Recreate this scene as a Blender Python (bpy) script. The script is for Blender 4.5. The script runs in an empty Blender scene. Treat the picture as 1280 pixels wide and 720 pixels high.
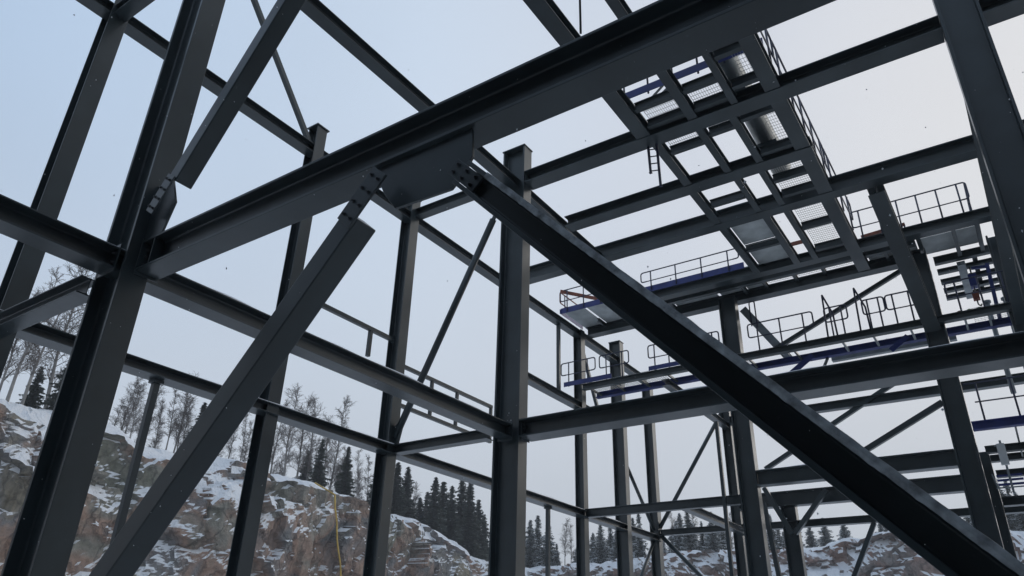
import bpy, bmesh, math, random
import numpy as np
from mathutils import Vector, Matrix, noise as mnoise

scene = bpy.context.scene
col = scene.collection
random.seed(7)
rng = np.random.default_rng(11)

# ------------------------------------------------------------------ camera
S = 3.85          # metres per grid unit of the steel frame
EYE = 1.6         # camera height; frame heights below are given relative to the eye
cam_d = bpy.data.cameras.new('Camera')
cam_d.lens = 25.95; cam_d.sensor_width = 36.0
cam_d.clip_start = 0.05; cam_d.clip_end = 6000
cam = bpy.data.objects.new('Camera', cam_d); col.objects.link(cam)
right = Vector((0.82804019, 0.56011428, 0.02492856))
down = Vector((-0.23493933, 0.38700431, -0.8916452))
fwd = Vector((-0.50907067, 0.73246137, 0.452048))
M = Matrix(((right.x, -down.x, -fwd.x, 0), (right.y, -down.y, -fwd.y, 0), (right.z, -down.z, -fwd.z, EYE), (0, 0, 0, 1)))
cam.matrix_world = M
scene.camera = cam

# ------------------------------------------------------------------ world: thin winter overcast, brighter towards the veiled sun
SUN_AZ = Vector((0.42, 0.91, 0)).normalized()
SUN_EL = math.radians(17)
world = bpy.data.worlds.new('World'); scene.world = world; world.use_nodes = True
nt = world.node_tree; nt.nodes.clear()
N = nt.nodes.new; Lk = nt.links.new
sky = N('ShaderNodeTexSky'); sky.sky_type = 'NISHITA'; sky.sun_disc = False
sky.sun_elevation = SUN_EL
sky.sun_rotation = math.atan2(SUN_AZ.x, SUN_AZ.y)
sky.air_density = 1.0; sky.dust_density = 2.0
geo = N('ShaderNodeNewGeometry')
sundir = Vector((SUN_AZ.x * math.cos(SUN_EL), SUN_AZ.y * math.cos(SUN_EL), math.sin(SUN_EL)))
tc = N('ShaderNodeTexCoord')
dot = N('ShaderNodeVectorMath'); dot.operation = 'DOT_PRODUCT'; dot.inputs[1].default_value = sundir
Lk(tc.outputs['Generated'], dot.inputs[0])
ramp = N('ShaderNodeValToRGB')
mr = N('ShaderNodeMapRange'); mr.inputs[1].default_value = -1; mr.inputs[2].default_value = 1
Lk(dot.outputs['Value'], mr.inputs[0]); Lk(mr.outputs[0], ramp.inputs[0])
els = ramp.color_ramp.elements
els[0].position = 0.0; els[0].color = (0.26, 0.34, 0.47, 1)
els[1].position = 1.0; els[1].color = (0.84, 0.82, 0.80, 1)
e = els.new(0.50); e.color = (0.50, 0.65, 0.86, 1)
e = els.new(0.72); e.color = (0.64, 0.75, 0.90, 1)
e = els.new(0.87); e.color = (0.69, 0.735, 0.82, 1)
# paler, greyer towards the horizon
sep = N('ShaderNodeSeparateXYZ'); Lk(tc.outputs['Generated'], sep.inputs[0])
hz = N('ShaderNodeMapRange'); hz.inputs[1].default_value = 0.0; hz.inputs[2].default_value = 0.72
hz.inputs[3].default_value = 1.0; hz.inputs[4].default_value = 0.0; hz.interpolation_type = 'SMOOTHSTEP'
Lk(sep.outputs['Z'], hz.inputs[0])
mixh = N('ShaderNodeMix'); mixh.data_type = 'RGBA'
mixh.inputs['B'].default_value = (0.63, 0.675, 0.74, 1)
Lk(hz.outputs[0], mixh.inputs['Factor']); Lk(ramp.outputs[0], mixh.inputs['A'])
# soft uneven cloud veil
cn = N('ShaderNodeTexNoise'); cn.inputs['Scale'].default_value = 1.6; cn.inputs['Detail'].default_value = 3
Lk(tc.outputs['Generated'], cn.inputs['Vector'])
cm = N('ShaderNodeMapRange'); cm.inputs[1].default_value = 0.3; cm.inputs[2].default_value = 0.7
cm.inputs[3].default_value = 0.95; cm.inputs[4].default_value = 1.05
Lk(cn.outputs['Fac'], cm.inputs[0])
vs = N('ShaderNodeVectorMath'); vs.operation = 'SCALE'
Lk(mixh.outputs['Result'], vs.inputs[0]); Lk(cm.outputs[0], vs.inputs['Scale'])
bg1 = N('ShaderNodeBackground'); bg1.inputs['Strength'].default_value = 1.05
Lk(vs.outputs[0], bg1.inputs['Color'])
bg2 = N('ShaderNodeBackground'); bg2.inputs['Strength'].default_value = 0.05
Lk(sky.outputs[0], bg2.inputs['Color'])
add = N('ShaderNodeMixShader'); add.inputs[0].default_value = 0.08
Lk(bg1.outputs[0], add.inputs[1]); Lk(bg2.outputs[0], add.inputs[2])
out = N('ShaderNodeOutputWorld'); Lk(add.outputs[0], out.inputs['Surface'])

sl = bpy.data.lights.new('Sun', 'SUN'); sl.energy = 0.7; sl.angle = math.radians(40); sl.color = (1.0, 0.95, 0.88)
so = bpy.data.objects.new('Sun', sl); col.objects.link(so)
so.rotation_euler = (-sundir).to_track_quat('-Z', 'Y').to_euler()
so.location = (20, 20, 60)

scene.view_settings.view_transform = 'Standard'
scene.view_settings.look = 'None'
scene.view_settings.exposure = 0.0
scene.view_settings.gamma = 1.0

# ------------------------------------------------------------------ materials
def newmat(name):
    m = bpy.data.materials.new(name); m.use_nodes = True
    n = m.node_tree; b = n.nodes['Principled BSDF']
    return m, n, b

def paint(name, c, rough=0.5, var=0.35, scale=3.0, bump=0.02, dust=0.0, metal=0.0, rvar=0.14):
    """worn paint: base colour with blotches, faint scratches, specks of frost"""
    m, n, b = newmat(name)
    tcn = n.nodes.new('ShaderNodeTexCoord')
    no = n.nodes.new('ShaderNodeTexNoise'); no.inputs['Scale'].default_value = scale; no.inputs['Detail'].default_value = 6
    n.links.new(tcn.outputs['Object'], no.inputs['Vector'])
    mp = n.nodes.new('ShaderNodeMapRange'); mp.inputs[1].default_value = 0.3; mp.inputs[2].default_value = 0.7
    mp.inputs[3].default_value = 1 - var; mp.inputs[4].default_value = 1 + var
    n.links.new(no.outputs['Fac'], mp.inputs[0])
    sc = n.nodes.new('ShaderNodeVectorMath'); sc.operation = 'SCALE'; sc.inputs[0].default_value = c
    n.links.new(mp.outputs[0], sc.inputs['Scale'])
    last = sc.outputs[0]
    if dust > 0:
        n2 = n.nodes.new('ShaderNodeTexNoise'); n2.inputs['Scale'].default_value = 38; n2.inputs['Detail'].default_value = 4
        n.links.new(tcn.outputs['Object'], n2.inputs['Vector'])
        m2 = n.nodes.new('ShaderNodeMapRange'); m2.inputs[1].default_value = 0.66; m2.inputs[2].default_value = 0.80
        m2.inputs[4].default_value = dust
        n.links.new(n2.outputs['Fac'], m2.inputs[0])
        mx = n.nodes.new('ShaderNodeMix'); mx.data_type = 'RGBA'; mx.inputs['B'].default_value = (0.55, 0.58, 0.62, 1)
        n.links.new(m2.outputs[0], mx.inputs['Factor']); n.links.new(last, mx.inputs['A'])
        last = mx.outputs['Result']
    n.links.new(last, b.inputs['Base Color'])
    n3 = n.nodes.new('ShaderNodeTexNoise'); n3.inputs['Scale'].default_value = 9; n3.inputs['Detail'].default_value = 5
    n.links.new(tcn.outputs['Object'], n3.inputs['Vector'])
    rr = n.nodes.new('ShaderNodeMapRange'); rr.inputs[3].default_value = max(0.05, rough - rvar); rr.inputs[4].default_value = rough + rvar
    n.links.new(n3.outputs['Fac'], rr.inputs[0]); n.links.new(rr.outputs[0], b.inputs['Roughness'])
    b.inputs['Metallic'].default_value = metal
    bp = n.nodes.new('ShaderNodeBump'); bp.inputs['Strength'].default_value = bump * 10; bp.inputs['Distance'].default_value = 0.004
    n.links.new(n3.outputs['Fac'], bp.inputs['Height']); n.links.new(bp.outputs[0], b.inputs['Normal'])
    return m

M_STEEL = paint('dark_grey_steel_paint', (0.029, 0.040, 0.045), 0.34, 0.28, 1.3, 0.006, 0.05, 0.0, 0.06)
M_STEEL_L = paint('galvanised_steel', (0.22, 0.25, 0.27), 0.45, 0.25, 4, 0.02, 0.05, 0.0)
M_BLUE = paint('blue_paint', (0.022, 0.035, 0.16), 0.45, 0.25, 3, 0.02, 0.06)
M_RAIL = paint('dark_blue_rail_paint', (0.022, 0.028, 0.06), 0.45, 0.2, 4, 0.0)
M_DECK = paint('grey_deck_underside', (0.45, 0.48, 0.48), 0.6, 0.18, 3, 0.03)
M_RED = paint('red_primer', (0.20, 0.06, 0.035), 0.6, 0.3, 5, 0.02)
M_BOLT = paint('dark_bolt', (0.045, 0.05, 0.055), 0.4, 0.3, 20, 0.0)
M_YEL = paint('yellow_hose', (0.42, 0.27, 0.04), 0.5, 0.3, 2, 0.02)
M_FROST_LIT = paint('frosted_lit_edge', (0.30, 0.33, 0.35), 0.8, 0.55, 14, 0.05, 0.3)  # frost grey, with the light caught by the flange edge mixed into the colour
M_WHITE = paint('white_enamel', (0.62, 0.64, 0.64), 0.5, 0.1, 4, 0.0)
M_GREEN = paint('green_cover', (0.16, 0.26, 0.07), 0.7, 0.3, 5, 0.0)
M_PIPE = paint('bare_pipe_steel', (0.13, 0.15, 0.155), 0.38, 0.35, 1.6, 0.03, 0.05, 0.5)

def snowmat():
    m, n, b = newmat('snow')
    tcn = n.nodes.new('ShaderNodeTexCoord')
    no = n.nodes.new('ShaderNodeTexNoise'); no.inputs['Scale'].default_value = 6; no.inputs['Detail'].default_value = 6
    n.links.new(tcn.outputs['Object'], no.inputs['Vector'])
    bp = n.nodes.new('ShaderNodeBump'); bp.inputs['Strength'].default_value = 0.5; bp.inputs['Distance'].default_value = 0.05
    n.links.new(no.outputs['Fac'], bp.inputs['Height']); n.links.new(bp.outputs[0], b.inputs['Normal'])
    b.inputs['Base Color'].default_value = (0.78, 0.80, 0.83, 1); b.inputs['Roughness'].default_value = 0.75
    return m
M_SNOW = snowmat()

def snow_on(n, base_socket, thr0, thr1, nscale, namp, snowcol=(0.84, 0.86, 0.89, 1)):
    """snow lies on what faces up: mixes snow over a colour by the true surface normal"""
    g = n.nodes.new('ShaderNodeNewGeometry')
    sp = n.nodes.new('ShaderNodeSeparateXYZ'); n.links.new(g.outputs['True Normal'], sp.inputs[0])
    no = n.nodes.new('ShaderNodeTexNoise'); no.inputs['Scale'].default_value = nscale; no.inputs['Detail'].default_value = 7
    no.inputs['Roughness'].default_value = 0.65
    n.links.new(g.outputs['Position'], no.inputs['Vector'])
    ma = n.nodes.new('ShaderNodeMath'); ma.operation = 'MULTIPLY_ADD'; ma.inputs[1].default_value = namp; 
    sb = n.nodes.new('ShaderNodeMath'); sb.operation = 'SUBTRACT'; sb.inputs[1].default_value = 0.5
    n.links.new(no.outputs['Fac'], sb.inputs[0]); n.links.new(sb.outputs[0], ma.inputs[0]); n.links.new(sp.outputs['Z'], ma.inputs[2])
    mp = n.nodes.new('ShaderNodeMapRange'); mp.inputs[1].default_value = thr0; mp.inputs[2].default_value = thr1
    n.links.new(ma.outputs[0], mp.inputs[0])
    mx = n.nodes.new('ShaderNodeMix'); mx.data_type = 'RGBA'; mx.inputs['B'].default_value = snowcol
    n.links.new(mp.outputs[0], mx.inputs['Factor']); n.links.new(base_socket, mx.inputs['A'])
    return mx.outputs['Result']

def rockmat(name, cols, thr=(0.29, 0.40)):
    m, n, b = newmat(name)
    g = n.nodes.new('ShaderNodeNewGeometry')
    a = n.nodes.new('ShaderNodeTexNoise'); a.inputs['Scale'].default_value = 0.13; a.inputs['Detail'].default_value = 4; a.inputs['Distortion'].default_value = 0.8
    n.links.new(g.outputs['Position'], a.inputs['Vector'])
    rp = n.nodes.new('ShaderNodeValToRGB'); n.links.new(a.outputs['Fac'], rp.inputs[0])
    el = rp.color_ramp.elements
    el[0].position = 0.30; el[0].color = cols[0]; el[1].position = 0.72; el[1].color = cols[-1]
    k = len(cols)
    for i in range(1, k - 1):
        e = el.new(0.30 + 0.42 * i / (k - 1)); e.color = cols[i]
    f = n.nodes.new('ShaderNodeTexNoise'); f.inputs['Scale'].default_value = 1.7; f.inputs['Detail'].default_value = 9; f.inputs['Roughness'].default_value = 0.68
    n.links.new(g.outputs['Position'], f.inputs['Vector'])
    v = n.nodes.new('ShaderNodeTexVoronoi'); v.feature = 'DISTANCE_TO_EDGE'; v.inputs['Scale'].default_value = 0.42
    mpv = n.nodes.new('ShaderNodeMapping'); mpv.inputs['Scale'].default_value = (1, 1, 0.45)
    wn = n.nodes.new('ShaderNodeTexNoise'); wn.inputs['Scale'].default_value = 0.9; wn.inputs['Detail'].default_value = 4
    n.links.new(g.outputs['Position'], wn.inputs['Vector'])
    va = n.nodes.new('ShaderNodeVectorMath'); va.operation = 'MULTIPLY_ADD'; va.inputs[1].default_value = (2.2, 2.2, 2.2)
    n.links.new(wn.outputs['Color'], va.inputs[0]); n.links.new(g.outputs['Position'], va.inputs[2])
    n.links.new(va.outputs[0], mpv.inputs[0]); n.links.new(mpv.outputs[0], v.inputs['Vector'])
    crack = n.nodes.new('ShaderNodeMapRange'); crack.inputs[1].default_value = 0.0; crack.inputs[2].default_value = 0.07
    crack.inputs[3].default_value = 0.55; crack.inputs[4].default_value = 1.0
    n.links.new(v.outputs['Distance'], crack.inputs[0])
    mp = n.nodes.new('ShaderNodeMapRange'); mp.inputs[1].default_value = 0.3; mp.inputs[2].default_value = 0.7
    mp.inputs[3].default_value = 0.62; mp.inputs[4].default_value = 1.42
    n.links.new(f.outputs['Fac'], mp.inputs[0])
    mm = n.nodes.new('ShaderNodeMath'); mm.operation = 'MULTIPLY'
    n.links.new(mp.outputs[0], mm.inputs[0]); n.links.new(crack.outputs[0], mm.inputs[1])
    sc = n.nodes.new('ShaderNodeVectorMath'); sc.operation = 'SCALE'
    n.links.new(rp.outputs[0], sc.inputs[0]); n.links.new(mm.outputs[0], sc.inputs['Scale'])
    o = snow_on(n, sc.outputs[0], thr[0], thr[1], 0.8, 0.62)
    n.links.new(o, b.inputs['Base Color']); b.inputs['Roughness'].default_value = 0.9
    bp = n.nodes.new('ShaderNodeBump'); bp.inputs['Strength'].default_value = 0.9; bp.inputs['Distance'].default_value = 0.25
    n.links.new(mm.outputs[0], bp.inputs['Height']); n.links.new(bp.outputs[0], b.inputs['Normal'])
    return m
M_ROCK = rockmat('quarry_rock', [(0.15, 0.15, 0.115, 1), (0.24, 0.225, 0.19, 1), (0.30, 0.20, 0.15, 1), (0.17, 0.17, 0.17, 1), (0.28, 0.24, 0.17, 1)])
M_ROCK2 = rockmat('red_rock', [(0.20, 0.185, 0.175, 1), (0.27, 0.17, 0.135, 1), (0.22, 0.20, 0.185, 1), (0.31, 0.19, 0.15, 1)], (0.30, 0.40))

def groundmat():
    m, n, b = newmat('snowy_ground')
    g = n.nodes.new('ShaderNodeNewGeometry')
    a = n.nodes.new('ShaderNodeTexNoise'); a.inputs['Scale'].default_value = 0.35; a.inputs['Detail'].default_value = 8
    n.links.new(g.outputs['Position'], a.inputs['Vector'])
    rp = n.nodes.new('ShaderNodeValToRGB'); n.links.new(a.outputs['Fac'], rp.inputs[0])
    el = rp.color_ramp.elements
    el[0].position = 0.24; el[0].color = (0.10, 0.085, 0.07, 1); el[1].position = 0.34; el[1].color = (0.80, 0.81, 0.83, 1)
    n.links.new(rp.outputs[0], b.inputs['Base Color']); b.inputs['Roughness'].default_value = 0.85
    bp = n.nodes.new('ShaderNodeBump'); bp.inputs['Strength'].default_value = 0.6; bp.inputs['Distance'].default_value = 0.1
    n.links.new(a.outputs['Fac'], bp.inputs['Height']); n.links.new(bp.outputs[0], b.inputs['Normal'])
    return m
M_GROUND = groundmat()

def plantmat(name, c, thr=None, var=0.4):
    m, n, b = newmat(name)
    g = n.nodes.new('ShaderNodeNewGeometry')
    a = n.nodes.new('ShaderNodeTexNoise'); a.inputs['Scale'].default_value = 0.9; a.inputs['Detail'].default_value = 4
    n.links.new(g.outputs['Position'], a.inputs['Vector'])
    mp = n.nodes.new('ShaderNodeMapRange'); mp.inputs[1].default_value = 0.3; mp.inputs[2].default_value = 0.7
    mp.inputs[3].default_value = 1 - var; mp.inputs[4].default_value = 1 + var
    n.links.new(a.outputs['Fac'], mp.inputs[0])
    sc = n.nodes.new('ShaderNodeVectorMath'); sc.operation = 'SCALE'; sc.inputs[0].default_value = c
    n.links.new(mp.outputs[0], sc.inputs['Scale'])
    o = sc.outputs[0]
    if thr: o = snow_on(n, o, thr[0], thr[1], 1.6, 1.6)
    n.links.new(o, b.inputs['Base Color']); b.inputs['Roughness'].default_value = 0.85
    return m
M_SPRUCE = plantmat('spruce_needles', (0.034, 0.044, 0.030), (0.95, 1.4))
M_SPRUCE_S = plantmat('snowy_spruce_needles', (0.040, 0.050, 0.038), (0.30, 0.75))
M_BARK = plantmat('bark', (0.075, 0.06, 0.05))
M_TWIG = plantmat('bare_twigs', (0.085, 0.070, 0.062))
M_BIRCH = plantmat('birch_bark', (0.20, 0.19, 0.18))

# ------------------------------------------------------------------ helpers
def tag(o, label=None, cat=None, group=None, kind=None):
    if label: o['label'] = label
    if cat: o['category'] = cat
    if group: o['group'] = group
    if kind: o['kind'] = kind
    return o

def U(x, y, z):
    return Vector((S * x, S * y, S * z + EYE))

def empty(name, loc, label=None, cat=None, group=None):
    o = bpy.data.objects.new(name, None); col.objects.link(o); o.location = loc
    o.empty_display_size = 0.3
    return tag(o, label, cat, group)

def link_mesh(name, me, mat, parent=None, loc=None):
    o = bpy.data.objects.new(name, me); col.objects.link(o)
    if mat and not me.materials: me.materials.append(mat)
    if loc is not None: o.location = loc
    if parent is not None:
        o.parent = parent
        pl = Vector((0, 0, 0)); p = parent
        while p: pl += p.location; p = p.parent
        o.location = o.location - pl
    return o

def obj_from(name, verts, faces, mat, parent=None, loc=(0, 0, 0)):
    me = bpy.data.meshes.new(name); me.from_pydata(verts, [], faces); me.update()
    return link_mesh(name, me, mat, parent, Vector(loc))

def axes(p0, p1, up):
    d = (p1 - p0); L = d.length; d.normalize()
    up = Vector(up); up = (up - d * up.dot(d)).normalized()
    side = d.cross(up).normalized()
    return d, up, side, L

def extrude(profile, p0, p1, up):
    """profile: (side, up) points in metres, counter-clockwise; swept from p0 to p1; vertices relative to p0"""
    d, u, s, L = axes(p0, p1, up)
    n = len(profile)
    v = [s * a + u * b for a, b in profile] + [s * a + u * b + d * L for a, b in profile]
    f = [(i, (i + 1) % n, n + (i + 1) % n, n + i) for i in range(n)]
    f.append(tuple(range(n - 1, -1, -1))); f.append(tuple(range(n, 2 * n)))
    return v, f

def hprof(h, b, tf, tw, r):
    H, B, w = h / 2, b / 2, tw / 2
    q = []
    def fil(cx, cy, a0, a1):
        for i in range(4):
            a = math.radians(a0 + (a1 - a0) * i / 3); q.append((cx + r * math.cos(a), cy + r * math.sin(a)))
    q += [(-B, -H), (B, -H), (B, -H + tf)]
    fil(w + r, -H + tf + r, 270, 180)
    fil(w + r, H - tf - r, 180, 90)
    q += [(B, H - tf), (B, H), (-B, H), (-B, H - tf)]
    fil(-w - r, H - tf - r, 90, 0)
    fil(-w - r, -H + tf + r, 0, -90)
    q += [(-B, -H + tf)]
    return q

def finish(o, bev=0.004):
    # consistent outward normals, softly rounded edges
    bm = bmesh.new(); bm.from_mesh(o.data); bmesh.ops.recalc_face_normals(bm, faces=bm.faces); bm.to_mesh(o.data); bm.free()
    if bev:
        md = o.modifiers.new('edge', 'BEVEL'); md.width = bev; md.segments = 2; md.limit_method = 'ANGLE'; md.angle_limit = math.radians(50)
    return o

def hbeam(name, a, b, h, w, up=(0, 0, 1), parent=None, tf=None, tw=None, mat=None, bev=0.004):
    """H-section between unit points a and b (centre line); h across the flanges along `up`, w flange width, in units"""
    p0, p1 = U(*a), U(*b)
    h *= S; w *= S
    tf = tf or max(0.016, h * 0.075); tw = tw or max(0.010, h * 0.04)
    v, f = extrude(hprof(h, w, tf, tw, min(0.024, h * 0.08)), p0, p1, up)
    return finish(obj_from(name, v, f, mat or M_STEEL, parent, p0), bev)

def ubeam(parent, y, x0, x1, zu, h, w, name='beam', mat=None):
    """beam along x with its underside at zu"""
    return hbeam(name, (x0, y, zu + h / 2), (x1, y, zu + h / 2), h, w, (0, 0, 1), parent, mat=mat)

def vbeam(parent, x, y0, y1, zu, h, w, name='beam', mat=None):
    return hbeam(name, (x, y0, zu + h / 2), (x, y1, zu + h / 2), h, w, (0, 0, 1), parent, mat=mat)

GZ = -EYE / S     # ground, in frame heights
def column(parent, x, y, z1, dx, wy, z0=GZ, name='column'):
    o = hbeam(name, (x, y, z0), (x, y, z1), dx, wy, (1, 0, 0), parent)
    if z0 == GZ:
        bp = box('base_plate', (x - dx * .62, y - wy * .75, GZ), (x + dx * .62, y + wy * .75, GZ + 0.009), M_STEEL, o)
    return o

def box(name, a, b, mat, parent=None, bev=0.003, units=True):
    p, q = (U(*a), U(*b)) if units else (Vector(a), Vector(b))
    c = (p + q) / 2; e = (q - p) / 2
    v = [Vector((sx * e.x, sy * e.y, sz * e.z)) for sx in (-1, 1) for sy in (-1, 1) for sz in (-1, 1)]
    f = [(0, 1, 3, 2), (4, 6, 7, 5), (0, 4, 5, 1), (2, 3, 7, 6), (0, 2, 6, 4), (1, 5, 7, 3)]
    return finish(obj_from(name, v, f, mat, parent, c), bev)

def rbar(name, a, b, w, h, mat, parent=None, up=(0, 0, 1), bev=0.004):
    """rectangular bar / hollow section between unit points, w and h in metres"""
    p0, p1 = U(*a), U(*b)
    v, f = extrude([(-w / 2, -h / 2), (w / 2, -h / 2), (w / 2, h / 2), (-w / 2, h / 2)], p0, p1, up)
    return finish(obj_from(name, v, f, mat, parent, p0), bev)

def pipe_path(name, pts, r, mat, parent=None, n=8, units=True, smooth=True):
    P = [U(*p) if units else Vector(p) for p in pts]
    o0 = P[0].copy(); P = [p - o0 for p in P]
    v, f = [], []
    prev = None
    for i, p in enumerate(P):
        if i == 0: t = (P[1] - P[0])
        elif i == len(P) - 1: t = (P[-1] - P[-2])
        else: t = (P[i + 1] - P[i]).normalized() + (P[i] - P[i - 1]).normalized()
        t.normalize()
        ref = prev if prev is not None else (Vector((0, 0, 1)) if abs(t.z) < 0.9 else Vector((1, 0, 0)))
        a = (ref - t * ref.dot(t)).normalized(); prev = a
        b = t.cross(a)
        for k in range(n):
            th = 2 * math.pi * k / n
            v.append(p + (a * math.cos(th) + b * math.sin(th)) * r)
        if i:
            for k in range(n):
                f.append(((i - 1) * n + k, (i - 1) * n + (k + 1) % n, i * n + (k + 1) % n, i * n + k))
    f.append(tuple(range(n - 1, -1, -1))); f.append(tuple(range((len(P) - 1) * n, len(P) * n)))
    o = obj_from(name, v, f, mat, parent, o0)
    if smooth:
        for p in o.data.polygons: p.use_smooth = len(p.vertices) == 4
    return o

def rounded(pts, r=0.02):
    """round the corners of a polyline given in units"""
    out = [Vector(pts[0])]
    for i in range(1, len(pts) - 1):
        a, b, c = Vector(pts[i - 1]), Vector(pts[i]), Vector(pts[i + 1])
        d1 = (a - b); d2 = (c - b)
        k = min(r, d1.length * .45, d2.length * .45)
        p, q = b + d1.normalized() * k, b + d2.normalized() * k
        for t in (0, .25, .5, .75, 1):
            out.append(p * (1 - t) ** 2 + b * 2 * t * (1 - t) + q * t * t)
    out.append(Vector(pts[-1]))
    return [tuple(p) for p in out]

_bolt = None
def bolt(parent, p, nrm, s=0.03):
    """hexagon bolt head with washer on a plate; p in metres"""
    global _bolt
    if _bolt is None:
        v, f = [], []
        def prism(n, r, z0, z1):
            o = len(v)
            for z in (z0, z1):
                for k in range(n):
                    v.append((r * math.cos(2 * math.pi * k / n), r * math.sin(2 * math.pi * k / n), z))
            for k in range(n): f.append((o + k, o + (k + 1) % n, o + n + (k + 1) % n, o + n + k))
            f.append(tuple(range(o + n, o + 2 * n)))
        prism(10, 0.7, 0, 0.12); prism(6, 0.5, 0.12, 0.62); prism(6, 0.28, 0.62, 1.0)
        _bolt = bpy.data.meshes.new('bolt'); _bolt.from_pydata(v, [], f); _bolt.materials.append(M_BOLT)
    o = bpy.data.objects.new('bolt', _bolt); col.objects.link(o)
    pl = Vector((0, 0, 0)); q = parent
    while q: pl += q.location; q = q.parent
    o.parent = parent; o.location = Vector(p) - pl
    o.rotation_euler = Vector(nrm).to_track_quat('Z', 'Y').to_euler(); o.scale = (s, s, s)
    return o

def plate_xz(name, poly, y, t, parent, mat=None):
    """plate standing in the x-z plane at y; poly of (x, z) in units, t thickness in metres"""
    p0 = U(poly[0][0], y, poly[0][1])
    pts = [U(x, y, z) - p0 for x, z in poly]
    n = len(pts)
    v = [p + Vector((0, -t / 2, 0)) for p in pts] + [p + Vector((0, t / 2, 0)) for p in pts]
    f = [(i, (i + 1) % n, n + (i + 1) % n, n + i) for i in range(n)] + [tuple(range(n)), tuple(range(2 * n - 1, n - 1, -1))]
    return finish(obj_from(name, v, f, mat or M_STEEL, parent, p0), 0.003)

def snow_strip(parent, a, b, w, tmax=0.035, step=0.12):
    """irregular ridge of snow lying along a top flange from a to b (unit points on the flange), w in metres"""
    p0, p1 = U(*a), U(*b)
    d, u, s, L = axes(p0, p1, (0, 0, 1))
    n = max(3, int(L / step)); v, f = [], []
    sd = random.random() * 100
    for i in range(n + 1):
        t = i / n
        q = d * (L * t)
        h = tmax * (0.55 + 0.9 * mnoise.noise(Vector((sd, t * L * 1.3, 0)))) * (1 if 0 < i < n else 0.2)
        h = max(0.004, h)
        wl = w * (0.46 + 0.06 * mnoise.noise(Vector((sd, t * L * 2.1, 3)))); wr = w * (0.46 + 0.06 * mnoise.noise(Vector((sd, t * L * 2.1, 7))))
        for (k, z) in ((-wl, 0), (-wl * .93, h * .7), (-wl * .4, h), (wr * .4, h), (wr * .93, h * .7), (wr, 0)):
            v.append(q + s * k + u * z)
        if i:
            for k in range(6):
                a0, b0 = (i - 1) * 6, i * 6
                f.append((a0 + k, a0 + (k + 1) % 6, b0 + (k + 1) % 6, b0 + k))
    f.append((0, 1, 2, 3, 4, 5)); f.append(tuple(n * 6 + k for k in (5, 4, 3, 2, 1, 0)))
    o = obj_from('snow', v, f, M_SNOW, parent, p0)
    bm = bmesh.new(); bm.from_mesh(o.data); bmesh.ops.recalc_face_normals(bm, faces=bm.faces); bm.to_mesh(o.data); bm.free()
    o['kind'] = 'stuff'
    return o

# ------------------------------------------------------------------ setting: ground and quarry walls
def vnoise(p, seed, octaves=4, lac=2.0, gain=0.5):
    """fractal value noise on an (n,3) array"""
    r = np.zeros(len(p)); amp = 1.0; q = p.astype(float).copy()
    for o in range(octaves):
        i = np.floor(q).astype(np.int64); f = q - i; f = f * f * (3 - 2 * f)
        acc = 0
        for dx in (0, 1):
            for dy in (0, 1):
                for dz in (0, 1):
                    h = hash3(i + np.array([dx, dy, dz]), seed + o)
                    w = (f[:, 0] if dx else 1 - f[:, 0]) * (f[:, 1] if dy else 1 - f[:, 1]) * (f[:, 2] if dz else 1 - f[:, 2])
                    acc = acc + w * h
        r += amp * (acc - 0.5) * 2
        amp *= gain; q = q * lac + 17.3
    return r

def hash3(i, seed):
    n = (i[:, 0] * 73856093) ^ (i[:, 1] * 19349663) ^ (i[:, 2] * 83492791) ^ (seed * 2654435761)
    n = (n ^ (n >> 13)) * 1274126177
    n = n & 0x7fffffff
    n = ((n ^ (n >> 15)) * 2246822519) & 0x7fffffff
    return ((n ^ (n >> 11)) & 0xfffff) / float(0xfffff)

def blocks(p, seed):
    """blocky fracture relief: every Voronoi cell has its own offset and tilt"""
    i = np.floor(p).astype(np.int64)
    best = np.full(len(p), 9e9); val = np.zeros(len(p))
    for dx in (-1, 0, 1):
        for dy in (-1, 0, 1):
            for dz in (-1, 0, 1):
                c = i + np.array([dx, dy, dz])
                o = np.stack([hash3(c, seed + k) for k in range(3)], 1)
                r = p - (c + o)
                d = (r ** 2).sum(1)
                g = np.stack([hash3(c, seed + 5 + k) - 0.5 for k in range(3)], 1)
                h = (hash3(c, seed + 9) - 0.5) * 2 + (r * g).sum(1) * 1.4
                m = d < best
                best = np.where(m, d, best); val = np.where(m, h, val)
    return val

def grid_obj(name, V, nu, nv, mat, flip=False):
    me = bpy.data.meshes.new(name)
    idx = np.arange(nu * nv).reshape(nu, nv)
    q = np.stack([idx[:-1, :-1], idx[1:, :-1], idx[1:, 1:], idx[:-1, 1:]], -1).reshape(-1, 4)
    if flip: q = q[:, ::-1]
    me.from_pydata(V.tolist(), [], q.tolist()); me.update()
    o = link_mesh(name, me, mat)
    return tag(o, kind='structure')

# rim of the long rock face on the left (distance along y, height)
RIM_Y = [-60, 25, 29, 32.7, 36.7, 42, 45.7, 49.6, 54, 64, 71, 75.8, 82.6, 90, 95.2, 104, 112, 118, 140]
RIM_Z = [21.3, 21.2, 20.9, 20.6, 20.4, 19.9, 19.9, 20.3, 20.2, 20.5, 19.7, 19.2, 18.7, 17.7, 16.3, 15.4, 15.2, 15.4, 15.6]
BNK_X = [-130, -75, -62, -46.6, -36.6, -28.5, -16.6, -2.4, 60, 200]
BNK_Z = [15.2, 15.7, 16.5, 17.6, 17.1, 16.7, 18.5, 17.8, 18.0, 18]
PLATEAU = 0.10

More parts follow.
